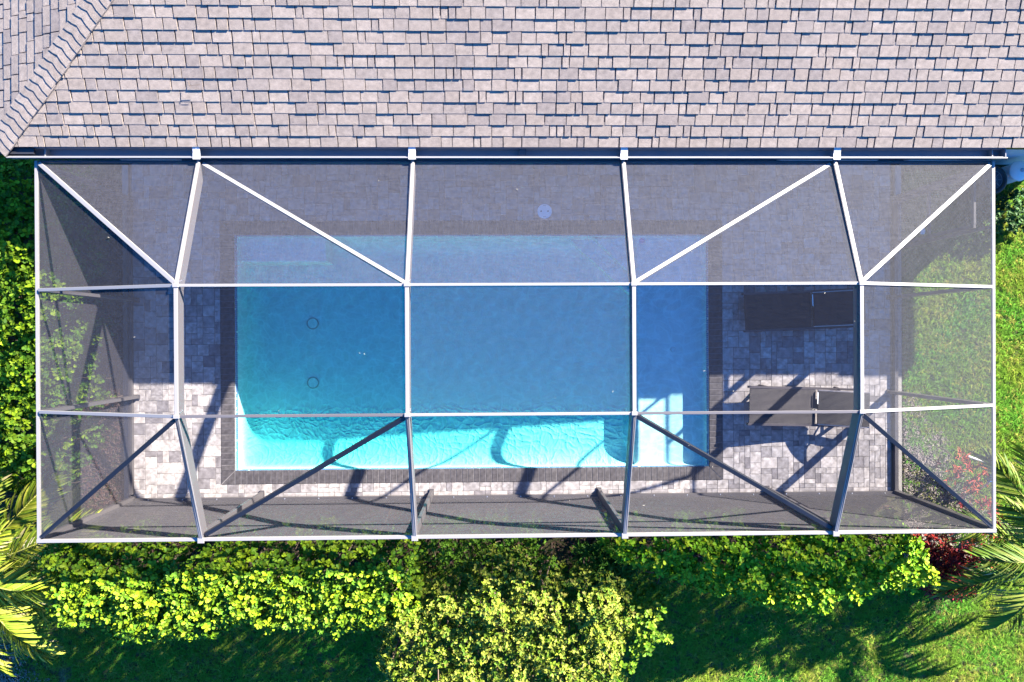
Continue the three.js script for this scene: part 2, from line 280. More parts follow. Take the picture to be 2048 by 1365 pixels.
// ------------------------------------------------------------------ house with shingle roof and gutter
const EAVE = { x: -6.7, z: -2.635, y: 2.62, k: 0.37, xe: 11 };
const house = thing('house', 'house with weathered grey-brown shingle hip roof along the top', 'house');
{
  const th = Math.atan(EAVE.k), cos = Math.cos(th);
  const RZ = -8.5, ridgeRise = (EAVE.z - RZ) * EAVE.k, rise = EAVE.z - RZ;
  const y0 = EAVE.y - 0.02, yr = y0 + ridgeRise;
  const A = [EAVE.x, y0, EAVE.z], B = [EAVE.xe, y0, EAVE.z], C = [EAVE.xe - rise, yr, RZ], D = [EAVE.x + rise, yr, RZ], E = [EAVE.x, y0, 2 * RZ - EAVE.z], F = [EAVE.xe, y0, 2 * RZ - EAVE.z];
  const roof = part('roof', planarUV(poly([A, B, C, D, E, F], [[0, 1, 2], [0, 2, 3], [4, 0, 3], [1, 5, 2], [5, 4, 3], [5, 3, 2]]).toNonIndexed(), 1), mat([0.12, 0.1, 0.09], 0.95, 0, { map: granuleMap }), house); roof.geometry.computeVertexNormals();
  part('roof_underlay', merge([box(EAVE.xe - EAVE.x, 0.03, 0.45, (EAVE.x + EAVE.xe) / 2, y0 - 0.05, EAVE.z - 0.225), box(0.45, 0.03, 11, EAVE.x + 0.22, y0 - 0.05, EAVE.z - 5.4), box(1.3, 0.03, 11, EAVE.xe - 0.65, y0 - 0.05, EAVE.z - 5.4)]), M.dark, house);
  part('fascia', merge([box(EAVE.xe - EAVE.x, 0.16, 0.02, (EAVE.x + EAVE.xe) / 2, y0 - 0.1, EAVE.z - 0.02), box(0.02, 0.16, 11, EAVE.x + 0.02, y0 - 0.1, EAVE.z - 5.5), box(0.02, 0.16, 11, EAVE.xe - 0.02, y0 - 0.1, EAVE.z - 5.5)]), M.dark, house);
  // walls under the eave: pale stucco between dark sliding doors
  const wz = -3.06;
  const spans = [[-6.35, -5.4], [4.9, 6.6], [7.15, 9.7]];
  for (const [a, b] of spans) part('wall', box(b - a, 2.55, 0.2, (a + b) / 2, 1.175, wz - 0.1), M.wall, house);
  part('wall', box(0.2, 2.55, 10.8, 9.6, 1.175, wz - 5.6), M.wall, house); part('wall', box(0.2, 2.55, 10.8, -6.25, 1.175, wz - 5.6), M.wall, house);
  for (const [a, b] of [[-5.4, -1.96], [-1.96, 1.48], [1.48, 4.9], [6.6, 7.15]]) {
    const d = part('sliding_door', box(b - a - 0.06, 2.3, 0.03, (a + b) / 2, 1.16, wz - 0.12), M.glass, house);
    part('door_frame', merge([box(0.06, 2.4, 0.1, a + 0.03, 1.2, wz - 0.1), box(b - a, 0.04, 0.12, (a + b) / 2, 0.012, wz - 0.08)]), M.post, d);
  }
  // shingle courses: every tab is a tilted slab, each course laps the one below
  const r = rng(44), E0 = 0.1452, tabs = [];
  const roofY = (x, z) => EAVE.y - 0.02 + EAVE.k * Math.min(EAVE.z - z, x - EAVE.x);
  const tilt = -0.062;
  const mk = (w, t) => { const g = box(w, t, E0 + 0.035, 0, t / 2, -(E0 + 0.035) / 2); const a = planarUV(g, 1.9, r() * 3, r() * 3); a.rotateX(tilt); a.translate(0, 0.0015, 0); return a; };
  const lib = {};
  const slope = (side, rowsN, uEnd) => {
    for (let n = 0; n < rowsN; n++) {
      const s = n * E0 * cos;                                   // horizontal distance up the slope
      let u = s - rr(0.0, 0.2, r);
      while (u < uEnd) {
        const w = [0.1, 0.15, 0.19, 0.23, 0.26, 0.29][Math.floor(Math.pow(r(), 0.75) * 6)], high = r() < 0.5;
        const u0 = Math.max(u, s + 0.12), u1 = u + w;
        if (u1 - u0 > 0.03) {
          const wk = Math.round((u1 - u0 - 0.015) * 100) / 100, v = Math.floor(r() * 2), t = high ? 0.0125 : 0.0075;
          const key = [wk, v, t].join();
          const g = lib[key] ??= mk(wk, t), c = (u0 + u1) / 2;
          const m = new THREE.Matrix4();
          if (side === 'main') m.makeRotationX(th).setPosition(EAVE.x + c, EAVE.y - 0.02 + EAVE.k * s, EAVE.z - s + 0.012);
          else m.makeRotationY(-Math.PI / 2).multiply(new THREE.Matrix4().makeRotationX(th)).setPosition(EAVE.x + s - 0.012, EAVE.y - 0.02 + EAVE.k * s, EAVE.z - c);
          tabs.push({ g, m, tone: fbm(c * 0.45, s * 0.8 + n * 0.01, side === 'main' ? 40 : 50, 4) > 0.16 && r() < 0.6 ? [3, 1, 3, 4][Math.floor(r() * 4)] : high ? [0, 1, 4, 3, 2][Math.floor(r() * 5)] : [2, 5, 0, 1][Math.floor(r() * 4)], key: wk * (side === 'main' ? 1 : 0.8) * (n < 14 ? 1 : 0.01) * (c < 14.2 ? 1 : 0.01) });
        }
        u = u1;
      }
    }
  };
  slope('main', 17, 15.6); slope('left', 15, 2.6);
  tabs.forEach((t) => { t.key *= 0.9 + 0.2 * r(); }); tabs.sort((a, b) => b.key - a.key);
  const rest = [];
  tabs.forEach((t, n) => {
    if (n < 300) { const o = part('shingle', t.g, M.shingle[t.tone], roof); o.matrix.copy(t.m); o.matrix.decompose(o.position, o.quaternion, o.scale); }
    else rest.push(tinted(t.g.clone().applyMatrix4(t.m), SHINGLE_TONES[t.tone]));
  });
  part('shingle_courses', mergeGeometries(rest), M.shingleStuff, roof, true);
  // hip caps: bent pieces lapped up the hip
  for (let n = 0; n < 34; n++) {
    const P = [], T = [], lap = 0.115, d0 = n * lap / Math.SQRT2 * 1.0 - 0.03, wob = (r() - 0.5) * 0.012;
    for (let e = 0; e < 2; e++) for (const lay of [1, 0]) for (let k = -2; k <= 2; k++) {
      const along = d0 + (e ? 0.13 : 0) + 0.012 * (2 - Math.abs(k)) * (2 - Math.abs(k)) * 0.5;
      const side = k * 0.082, x = EAVE.x + along + side * Math.SQRT1_2 + wob, z = EAVE.z - along + side * Math.SQRT1_2 + wob;
      const lift = (e ? 0.038 : 0.05) - (k === 0 ? 0.012 : 0.003);
      P.push([x, roofY(x, z) + (lay ? lift : lift - 0.02), z]);
    }
    const id = (e, lay, k) => e * 10 + (lay ? 0 : 5) + k + 2;
    for (let k = -2; k < 2; k++) { T.push([id(0, 1, k), id(0, 1, k + 1), id(1, 1, k)], [id(0, 1, k + 1), id(1, 1, k + 1), id(1, 1, k)]); T.push([id(0, 0, k), id(0, 0, k + 1), id(0, 1, k)], [id(0, 0, k + 1), id(0, 1, k + 1), id(0, 1, k)]); }
    for (const k of [-2, 2]) T.push([id(0, 1, k), id(1, 1, k), id(0, 0, k)], [id(1, 1, k), id(1, 0, k), id(0, 0, k)]);
    const g = poly(P, T).toNonIndexed(); g.computeVertexNormals();
    part('hip_cap', planarUV(g, 1.9, r() * 3, r() * 3), M.shingle[[0, 2, 5, 4][n % 4]], roof);
  }
  // a dead twig caught on the shingles
  part('twig', merge([bar(V(-4.02, 2.94, -3.39), V(-3.99, 2.935, -3.3), 0.006, 0.006), bar(V(-4.0, 2.94, -3.33), V(-3.86, 2.945, -3.34), 0.006, 0.006), bar(V(-3.98, 2.935, -3.3), V(-3.88, 2.935, -3.3), 0.005, 0.005)]), M.bark, roof);
  // gutter between roof and cage
  const gx0 = -6.63, gx1 = 7.1, gc = (gx0 + gx1) / 2, gl = gx1 - gx0;
  const gutter = part('gutter', merge([box(gl, 0.012, 0.13, gc, 2.43, -2.565), box(gl, 0.13, 0.012, gc, 2.5, -2.625), box(gl, 0.12, 0.012, gc, 2.49, -2.506), box(0.012, 0.13, 0.13, gx0, 2.5, -2.565), box(0.012, 0.13, 0.13, gx1, 2.5, -2.565)]), M.gutter, house);
  part('gutter_lip', rbox(13.75, 0.03, 0.017, 0.004, 0.25, 2.556, -2.49), M.metal, gutter);
  for (const x of [-4.07, -1.15, 1.76, 4.72]) part('strap', merge([box(0.1, 0.006, 0.085, x, 2.573, -2.505), bar(V(x, 2.576, -2.545), V(x, 2.6, -2.63), 0.1, 0.006)]), M.strap, gutter);
  part('gutter_joint', box(0.1, 0.1, 0.1, 0.364, 2.478, -2.565), M.post, gutter);
  for (const x of [-6.12, 6.93]) part('gutter_bracket', box(0.012, 0.1, 0.1, x, 2.49, -2.565), M.metal, gutter);
}

// ------------------------------------------------------------------ pool cage
const cage = thing('pool_enclosure', 'aluminium framed screen enclosure standing over the pool and deck', 'enclosure');
const CX = [-4.07, -1.15, 1.76, 4.72], XL = -6.285, XR = 6.99, ZB = -2.49, ZF = 2.735, ZA = -0.70, ZC = 0.965, HE = 2.49, HR = 3.216;
{
  const up = V(0, 1, 0), nBack = V(0, 1.79, -0.726).normalize(), nFront = V(0, 1.77, 0.726).normalize();
  const P = (name, g, m = M.metal, par = cage) => part(name, g, m, par);
  // rafters: three straight runs each with its screws
  const RW = 0.062, RD = 0.17;
  for (const x of CX) {
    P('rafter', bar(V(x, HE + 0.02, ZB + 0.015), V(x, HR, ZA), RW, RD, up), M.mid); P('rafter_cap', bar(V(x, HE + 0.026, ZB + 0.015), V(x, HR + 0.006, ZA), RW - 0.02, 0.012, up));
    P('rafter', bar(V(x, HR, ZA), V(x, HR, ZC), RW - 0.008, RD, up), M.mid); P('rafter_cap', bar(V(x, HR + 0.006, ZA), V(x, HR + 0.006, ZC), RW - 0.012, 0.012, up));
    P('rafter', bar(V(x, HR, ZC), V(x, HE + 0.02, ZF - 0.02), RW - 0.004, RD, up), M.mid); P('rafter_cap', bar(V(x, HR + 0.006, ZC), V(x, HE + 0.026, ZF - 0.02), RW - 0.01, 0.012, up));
    const scr = []; for (let k = 0; k < 6; k++) for (const z of [ZA, ZC]) scr.push(cyl(0.008, 0.008, 0.006, 8).rotateZ(Math.PI / 2).translate(x + RW / 2 + 0.001, HR - 0.03 - (k % 3) * 0.035, z + (k < 3 ? -0.05 : 0.05) - 0.01 * k));
    P('screws', merge(scr), M.fastener).userData.kind = 'stuff';
    P('splice_cap', rbox(0.075, 0.02, 0.05, 0.004, x, HR + 0.006, ZA)); P('splice_cap', rbox(0.075, 0.02, 0.05, 0.004, x, HR + 0.006, ZC));
    P('spline_track', bar(V(x - 0.011, HR + 0.008, ZC + 0.03), V(x - 0.011, HE + 0.031, ZF - 0.03), 0.008, 0.008, up), M.dark); P('spline_track', bar(V(x + 0.011, HR + 0.008, ZC + 0.03), V(x + 0.011, HE + 0.031, ZF - 0.03), 0.008, 0.008, up), M.dark);
  }
  // purlins along the two ridges and out to the side eaves
  for (const z of [ZA, ZC]) {
    for (let k = 0; k < 3; k++) P('purlin', bar(V(CX[k] + RW / 2, HR - 0.004, z), V(CX[k + 1] - RW / 2, HR - 0.004, z), 0.037, 0.04, up), z === ZC && k !== 1 ? M.mid : M.metal);  // front side-bay purlins coloured duller, in place of missing glare
    P('purlin', bar(V(CX[0] - RW / 2, HR - 0.01, z), V(XL + 0.03, HE + 0.01, z), 0.044, 0.04, up)); P('purlin', bar(V(CX[3] + RW / 2, HR - 0.01, z), V(XR - 0.03, HE + 0.01, z), 0.044, 0.04, up));
  }
  // hips and braces; the front ones are coloured dark to stand for shade
  P('hip_beam', bar(V(XL + 0.05, HE + 0.012, ZB + 0.06), V(CX[0] - 0.03, HR - 0.012, ZA - 0.04), 0.055, 0.04, up)); P('hip_beam', bar(V(XR - 0.06, HE + 0.012, ZB + 0.07), V(CX[3] + 0.03, HR - 0.012, ZA - 0.04), 0.055, 0.04, up));
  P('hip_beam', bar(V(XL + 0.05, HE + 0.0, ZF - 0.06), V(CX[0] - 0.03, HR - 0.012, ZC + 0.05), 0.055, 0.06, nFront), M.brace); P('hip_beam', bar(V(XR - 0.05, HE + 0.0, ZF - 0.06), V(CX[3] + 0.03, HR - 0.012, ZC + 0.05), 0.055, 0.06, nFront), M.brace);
  P('brace', bar(V(CX[0] + 0.05, HE + 0.012, ZB + 0.06), V(CX[1] - 0.03, HR - 0.014, ZA - 0.035), 0.05, 0.05, nBack)); P('brace', bar(V(CX[3] - 0.05, HE + 0.012, ZB + 0.06), V(CX[2] + 0.03, HR - 0.014, ZA - 0.035), 0.05, 0.05, nBack));
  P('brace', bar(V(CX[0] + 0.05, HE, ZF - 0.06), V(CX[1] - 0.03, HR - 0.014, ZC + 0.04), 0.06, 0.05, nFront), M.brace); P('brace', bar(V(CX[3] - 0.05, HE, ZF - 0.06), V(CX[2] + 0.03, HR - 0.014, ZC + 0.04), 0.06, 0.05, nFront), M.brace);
  // eave beams
  P('eave_beam', rbox(XR - XL + 0.06, 0.036, 0.05, 0.005, (XL + XR) / 2, HE - 0.03, ZF)); P('eave_beam', rbox(0.044, 0.034, ZF - ZB - 0.04, 0.005, XL, HE - 0.03, (ZB + ZF) / 2)); P('eave_beam', rbox(0.044, 0.034, ZF - ZB - 0.04, 0.005, XR, HE - 0.03, (ZB + ZF) / 2));
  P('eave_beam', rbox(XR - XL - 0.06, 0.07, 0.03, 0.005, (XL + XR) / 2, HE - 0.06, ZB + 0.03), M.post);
  for (const x of CX) P('beam_clip', rbox(0.09, 0.016, 0.075, 0.004, x, HE + 0.02, ZF + 0.005));
  // posts
  const post = (x, z, w, d) => { P('post', rbox(w, HE - 0.06, d, 0.004, x, (HE - 0.06) / 2, z), M.post); P('post_foot', box(w + 0.03, 0.02, d + 0.03, x, 0.012, z), M.post); };
  for (const x of CX) post(x, ZF - 0.05, 0.05, 0.15);
  post(XL, ZF - 0.0, 0.1, 0.1); post(XR, ZF - 0.0, 0.1, 0.1); post(XL, ZB + 0.06, 0.06, 0.06); post(XR, ZB + 0.06, 0.06, 0.06);
  for (const z of [ZA, ZC]) { post(XL + 0.05, z, 0.15, 0.05); post(XR - 0.05, z, 0.15, 0.05); }
  post(XR, -1.55, 0.06, 0.05);
  // bottom rails
  P('bottom_rail', box(XR - XL - 0.12, 0.07, 0.06, (XL + XR) / 2, 0.036, ZF), M.post); P('bottom_rail', box(0.06, 0.07, ZF - ZB - 0.2, XL, 0.036, (ZB + ZF) / 2), M.post); P('bottom_rail', box(0.06, 0.07, ZF + 1.55 - 0.1, XR, 0.036, (ZF - 1.55) / 2), M.post);
  const scr = []; for (let x = XL + 0.3; x < XR - 0.2; x += 0.58) scr.push(cyl(0.01, 0.012, 0.01, 10, x, 0.074, ZF - 0.008)); P('anchor_screws', merge(scr), M.fastener).userData.kind = 'stuff';
  // door in the right wall
  const door = new THREE.Group(); door.name = 'screen_door'; cage.add(door);
  part('door_frame', merge([box(0.035, 2.05, 0.06, XR, 1.06, -1.62), box(0.035, 2.05, 0.06, XR, 1.06, -2.36), box(0.035, 0.06, 0.68, XR, 2.06, -1.99), box(0.035, 0.12, 0.68, XR, 0.1, -1.99), box(0.035, 0.05, 0.68, XR, 1.0, -1.99)]), M.post, door);
  part('handle', merge([rbox(0.02, 0.08, 0.05, 0.004, XR - 0.03, 0.9, -1.72), rbox(0.06, 0.025, 0.16, 0.005, XR - 0.055, 0.92, -1.75)]), M.white, door);
  // screen cloth, one sheet per bay
  const cloth = (pts, m, name = 'screen_panel') => {
    const n = pts.length, c = [0, 1, 2].map((k) => pts.reduce((s, p) => s + p[k], 0) / n), g = poly(pts, pts.slice(1, -1).map((_, k) => [0, k + 1, k + 2]));
    const a = V(...pts[1]).sub(V(...pts[0])).normalize(), nn = V(...pts[2]).sub(V(...pts[0])).cross(a).normalize(), b = nn.cross(a);
    const uv = []; for (const p of pts) { const q = V(...p); uv.push(q.dot(a) * 0.21 + c[0], q.dot(b) * 0.21 + c[2]); }
    g.setAttribute('uv', new THREE.Float32BufferAttribute(uv, 2)); return part(name, g, m, cage);
  };
  const dy = -0.018, e = HE + dy, h = HR + dy;
  for (let k = 0; k < 3; k++) {
    const a = CX[k], b = CX[k + 1];
    cloth([[a, e, ZB], [b, e, ZB], [b, h, ZA], [a, h, ZA]], M.screenSlope);
    cloth([[a, h, ZA], [b, h, ZA], [b, h, ZC], [a, h, ZC]], k === 1 ? M.screenHaze : M.screenFlat);  // centre bay has a bluish sky haze painted into its cloth
    cloth([[a, h, ZC], [b, h, ZC], [b, e, ZF], [a, e, ZF]], M.screenFlat);
  }
  for (const [xo, xi] of [[XL, CX[0]], [XR, CX[3]]]) {
    cloth([[xo, e, ZB], [xi, e, ZB], [xi, h, ZA]], M.screenSlope); cloth([[xo, e, ZB], [xi, h, ZA], [xo, e, ZA]], M.screenSide);
    cloth([[xo, e, ZA], [xi, h, ZA], [xi, h, ZC], [xo, e, ZC]], M.screenSide);
    cloth([[xo, e, ZC], [xi, h, ZC], [xo, e, ZF]], M.screenSide); cloth([[xo, e, ZF], [xi, h, ZC], [xi, e, ZF]], M.screenFlat);
  }
  const bays = [XL, ...CX, XR]; for (let k = 0; k < 5; k++) cloth([[bays[k], 0.05, ZF], [bays[k + 1], 0.05, ZF], [bays[k + 1], HE - 0.05, ZF], [bays[k], HE - 0.05, ZF]], M.screenFront);
  for (const x of [XL, XR]) { const zs = [ZB, ZA, ZC, ZF]; for (let k = 0; k < 3; k++) cloth([[x, 0.05, zs[k]], [x, 0.05, zs[k + 1]], [x, HE - 0.05, zs[k + 1]], [x, HE - 0.05, zs[k]]], M.screenWall); }
  // flecks of debris lying on the cloth
  const r = rng(9), fl = [];
  for (let k = 0; k < 24; k++) { const x = rr(-5.5, 6.2, r), z = rr(ZB + 0.1, 2.4, r); const y = z < ZA ? HE + (z - ZB) / (ZA - ZB) * (HR - HE) : z > ZC ? HR - (z - ZC) / (ZF - ZC) * (HR - HE) : HR; const side = x < CX[0] ? (x - XL) / (CX[0] - XL) : x > CX[3] ? (XR - x) / (XR - CX[3]) : 1; const yy = Math.min(y, HE + side * (HR - HE)); fl.push(box(rr(0.003, 0.006, r), 0.003, rr(0.006, 0.03, r)).rotateY(r() * 6).translate(x, yy - 0.006, z)); }
  P('leaf_flecks', merge(fl), mat([0.36, 0.32, 0.25], 0.8)).userData.kind = 'stuff';
}

// ------------------------------------------------------------------ loungers
const wickerTex = wicker.clone(); wickerTex.repeat.set(13, 13); wickerTex.needsUpdate = true;
M.wicker = mat([0.045, 0.035, 0.04], 0.5, 0, { bumpMap: wickerTex, bumpScale: 0.008, map: (() => { const t = texture(64, (u, v) => { const k = Math.floor(v * 4), s = Math.abs(Math.sin((u * 4 + (k % 2) * 0.5) * Math.PI)), q = Math.abs(Math.sin(v * 4 * Math.PI)); return 0.5 + 0.5 * Math.pow(q, 0.6) * (0.5 + 0.5 * s); }, { srgb: true }); t.repeat.set(13, 13); return t; })() });
M.wickerFrame = mat([0.045, 0.036, 0.04], 0.55);
function lounger(label) {
  const t = thing('sun_lounger', label, 'lounger', [0, 0, 0], undefined);
  const seatY = (x) => 0.3 + 0.045 * Math.cos((x + 0.95) * 2.6) - 0.01;
  const sheet = (pts, w, th) => { // thick strip following pts [x,y]
    const P = [], T = [], n = pts.length; let s = 0; const uv = [];
    pts.forEach(([x, y], i) => { if (i) s += Math.hypot(x - pts[i - 1][0], y - pts[i - 1][1]); for (const [z, dy] of [[-w / 2, 0], [w / 2, 0], [w / 2, -th], [-w / 2, -th]]) { P.push([x, y + dy, z]); uv.push(s, z); } });
    for (let i = 0; i + 1 < n; i++) for (let k = 0; k < 4; k++) { const a = i * 4 + k, b = i * 4 + (k + 1) % 4; T.push([a, b, b + 4], [a, b + 4, a + 4]); }
    T.push([0, 2, 1], [0, 3, 2]); const q = (n - 1) * 4; T.push([q, q + 1, q + 2], [q, q + 2, q + 3]);
    const g = poly(P, T); g.setAttribute('uv', new THREE.Float32BufferAttribute(uv, 2)); const f = g.toNonIndexed(); f.computeVertexNormals(); return f;
  };
  const seatPts = []; for (let k = 0; k <= 16; k++) { const x = -0.97 + 1.17 * k / 16; seatPts.push([x, seatY(x)]); }
  part('seat', sheet(seatPts, 0.6, 0.03), M.wicker, t);
  const backPts = []; for (let k = 0; k <= 8; k++) { const x = 0.225 + 0.74 * k / 8; backPts.push([x, 0.3 + (x - 0.225) * 0.38 + 0.02 * Math.sin(k / 8 * 3.1)]); }
  part('backrest', sheet(backPts, 0.56, 0.03), M.wicker, t);
  const edge = []; for (let k = 0; k <= 8; k++) edge.push([backPts[k][0], backPts[k][1] - 0.005]);
  for (const s of [-1, 1]) {
    const e = sheet(edge, 0.018, 0.04).translate(0, 0, s * 0.292); part('backrest_edge', e, mat([0.3, 0.26, 0.24], 0.6), t);
    const rail = []; for (let k = 0; k <= 24; k++) { const x = -0.99 + 1.98 * k / 24; rail.push([x, 0.29 + 0.05 * Math.cos((x + 0.95) * 2.6)]); }
    part('side_rail', sheet(rail, 0.035, 0.09).translate(0, 0, s * 0.318), M.wickerFrame, t);
    for (const [x, lean] of [[-0.62, -0.05], [0.62, 0.06]]) part('leg', bar(V(x, 0.27, s * 0.31), V(x + lean, 0.005, s * 0.325), 0.05, 0.045, V(1, 0, 0)), M.wickerFrame, t);
    part('back_support', bar(V(0.52, 0.08, s * 0.25), V(0.8, 0.48, s * 0.25), 0.02, 0.025, V(1, 0, 0)), M.wickerFrame, t);
  }
  part('cross_bar', bar(V(-0.62, 0.14, -0.3), V(-0.62, 0.14, 0.3), 0.03, 0.03), M.wickerFrame, t); part('cross_bar', bar(V(0.62, 0.14, -0.3), V(0.62, 0.14, 0.3), 0.03, 0.03), M.wickerFrame, t);
  part('hinge_strip', box(0.014, 0.008, 0.2, 0.212, 0.305, -0.16), M.white, t);
  return t;
}
const lounge1 = lounger('dark brown wicker sun lounger in the house shadow, back row nearer the house');
lounge1.position.set(5.2, 0, -0.47); lounge1.rotation.y = 0.04; lounge1.userData.group = 'wicker sun loungers on the deck';
const lounge2 = lounge1.clone(); lounge2.name = numbered('sun_lounger'); lounge2.userData = { ...lounge1.userData, label: 'dark woven sun lounger standing in sunlight and casting a curved shadow' };
lounge2.position.set(5.27, 0, 1.19); lounge2.rotation.y = -0.035; scene.add(lounge2);

// ------------------------------------------------------------------ equipment beside the house corner
{
  const t = thing('pool_heater', 'black round-topped pool heater with grey spoked fan grille by the house corner', 'pool heater', [8.39, -0.1, -2.65]);
  part('housing', merge([cyl(0.25, 0.26, 0.6, 40, 0, 0.3, 0), new THREE.TorusGeometry(0.2, 0.05, 10, 40).rotateX(Math.PI / 2).translate(0, 0.6, 0)]), mat([0.012, 0.012, 0.014], 0.5), t);
  const g = new THREE.Group(); g.name = 'fan_grille'; t.add(g); const gm = mat([0.16, 0.17, 0.18], 0.5);
  part('grille_disc', cyl(0.155, 0.155, 0.02, 40, 0, 0.61, 0), mat([0.05, 0.055, 0.065], 0.6), g);
  part('grille_ring', merge([new THREE.TorusGeometry(0.152, 0.006, 6, 40).rotateX(Math.PI / 2).translate(0, 0.625, 0), new THREE.TorusGeometry(0.075, 0.005, 6, 30).rotateX(Math.PI / 2).translate(0, 0.625, 0)]), gm, g);
  for (let k = 0; k < 8; k++) part('spoke', box(0.08, 0.008, 0.008, 0.113, 0.625, 0).rotateY(k * Math.PI / 4), gm, g);
  part('hub', cyl(0.05, 0.06, 0.02, 24, 0, 0.63, 0), gm, g);
  const f = thing('pool_filter', 'white round-lidded filter canister beside the black heater', 'pool filter', [8.88, -0.1, -2.81]);
  part('canister', cyl(0.15, 0.16, 0.55, 32, 0, 0.275, 0), M.white, f);
  const lid = part('lid', new THREE.LatheGeometry([[0, 0.07], [0.05, 0.068], [0.12, 0.045], [0.165, 0.01], [0.17, -0.02], [0.15, -0.03]].map((p) => new THREE.Vector2(...p)), 36).translate(0, 0.57, 0), M.white, f);
  part('knob', cyl(0.03, 0.035, 0.03, 16, 0, 0.65, 0), mat([0.4, 0.42, 0.45], 0.5), lid);
  const p = thing('irrigation_pipe', 'white pipe elbow with a blue valve beside the red shrub', 'pipe');
  part('pipe', new THREE.TubeGeometry(new THREE.CatmullRomCurve3([V(8.1, 0.3, 2.06), V(8.3, 0.31, 2.13), V(8.46, 0.32, 2.18), V(8.49, 0.32, 2.23), V(8.5, 0.25, 2.5), V(8.5, -0.1, 2.75)]), 40, 0.02, 8), M.white, p);
  part('elbow', cyl(0.034, 0.034, 0.09, 14).rotateX(Math.PI / 2).translate(8.49, 0.318, 2.25), M.white, p);
  part('valve', merge([cyl(0.045, 0.05, 0.1, 16).rotateX(Math.PI / 2 + 0.2).translate(8.49, 0.28, 2.42), cyl(0.04, 0.04, 0.02, 16).rotateX(Math.PI / 2 + 0.2).translate(8.49, 0.27, 2.49)]), M.blue, p);
}

// ------------------------------------------------------------------ planting
function leafGeo(shape, bend = 0.06, fold = 0.05) { // shape: [t, halfwidth] along length 1
  const P = [[0, 0, 0]], T = []; const n = shape.length;
  shape.forEach(([t, w]) => { const y = -bend * t * t; P.push([-w, y + fold * w * 2, t], [0, y - 0.01, t], [w, y + fold * w * 2, t]); });
  P.push([0, -bend * 1.1, 1]); const tip = P.length - 1;
  T.push([0, 1, 2], [0, 2, 3]);
  for (let i = 0; i + 1 < n; i++) { const a = 1 + i * 3, b = a + 3; T.push([a, b, a + 1], [a + 1, b, b + 1], [a + 1, b + 1, a + 2], [a + 2, b + 1, b + 2]); }
  const l = 1 + (n - 1) * 3; T.push([l, tip, l + 1], [l + 1, tip, l + 2]);
  return planarUV(poly(P, T), 1);
}
const ROUND = leafGeo([[0.28, 0.13], [0.58, 0.27], [0.82, 0.27], [0.95, 0.16]], 0.08, 0.12);
const OVAL = leafGeo([[0.3, 0.2], [0.6, 0.25], [0.85, 0.14]], 0.15, 0.2);
const LANCE = leafGeo([[0.25, 0.1], [0.6, 0.12], [0.85, 0.06]], 0.3, 0.3);
const leafMat = (c, rough = 0.42, tr = 0.25) => new THREE.MeshPhysicalMaterial({ color: lin(...c), roughness: 0.6, specularIntensity: 0.35, transmission: tr, thickness: 0, side: THREE.DoubleSide });
const leafBase = new THREE.MeshPhysicalMaterial({ color: 0xffffff, roughness: 0.6, specularIntensity: 0.35, side: THREE.DoubleSide });
function inside(poly2, x, z) { let c = false; for (let i = 0, j = poly2.length - 1; i < poly2.length; j = i++) { const [xi, zi] = poly2[i], [xj, zj] = poly2[j]; if (zi > z !== zj > z && x < (xj - xi) * (z - zi) / (zj - zi) + xi) c = !c; } return c; }
function edgeDist(poly2, x, z) { let d = 9; for (let i = 0, j = poly2.length - 1; i < poly2.length; j = i++) { const [x0, z0] = poly2[j], [x1, z1] = poly2[i], t = THREE.MathUtils.clamp(((x - x0) * (x1 - x0) + (z - z0) * (z1 - z0)) / ((x1 - x0) ** 2 + (z1 - z0) ** 2), 0, 1); d = Math.min(d, Math.hypot(x - x0 - t * (x1 - x0), z - z0 - t * (z1 - z0))); } return d; }
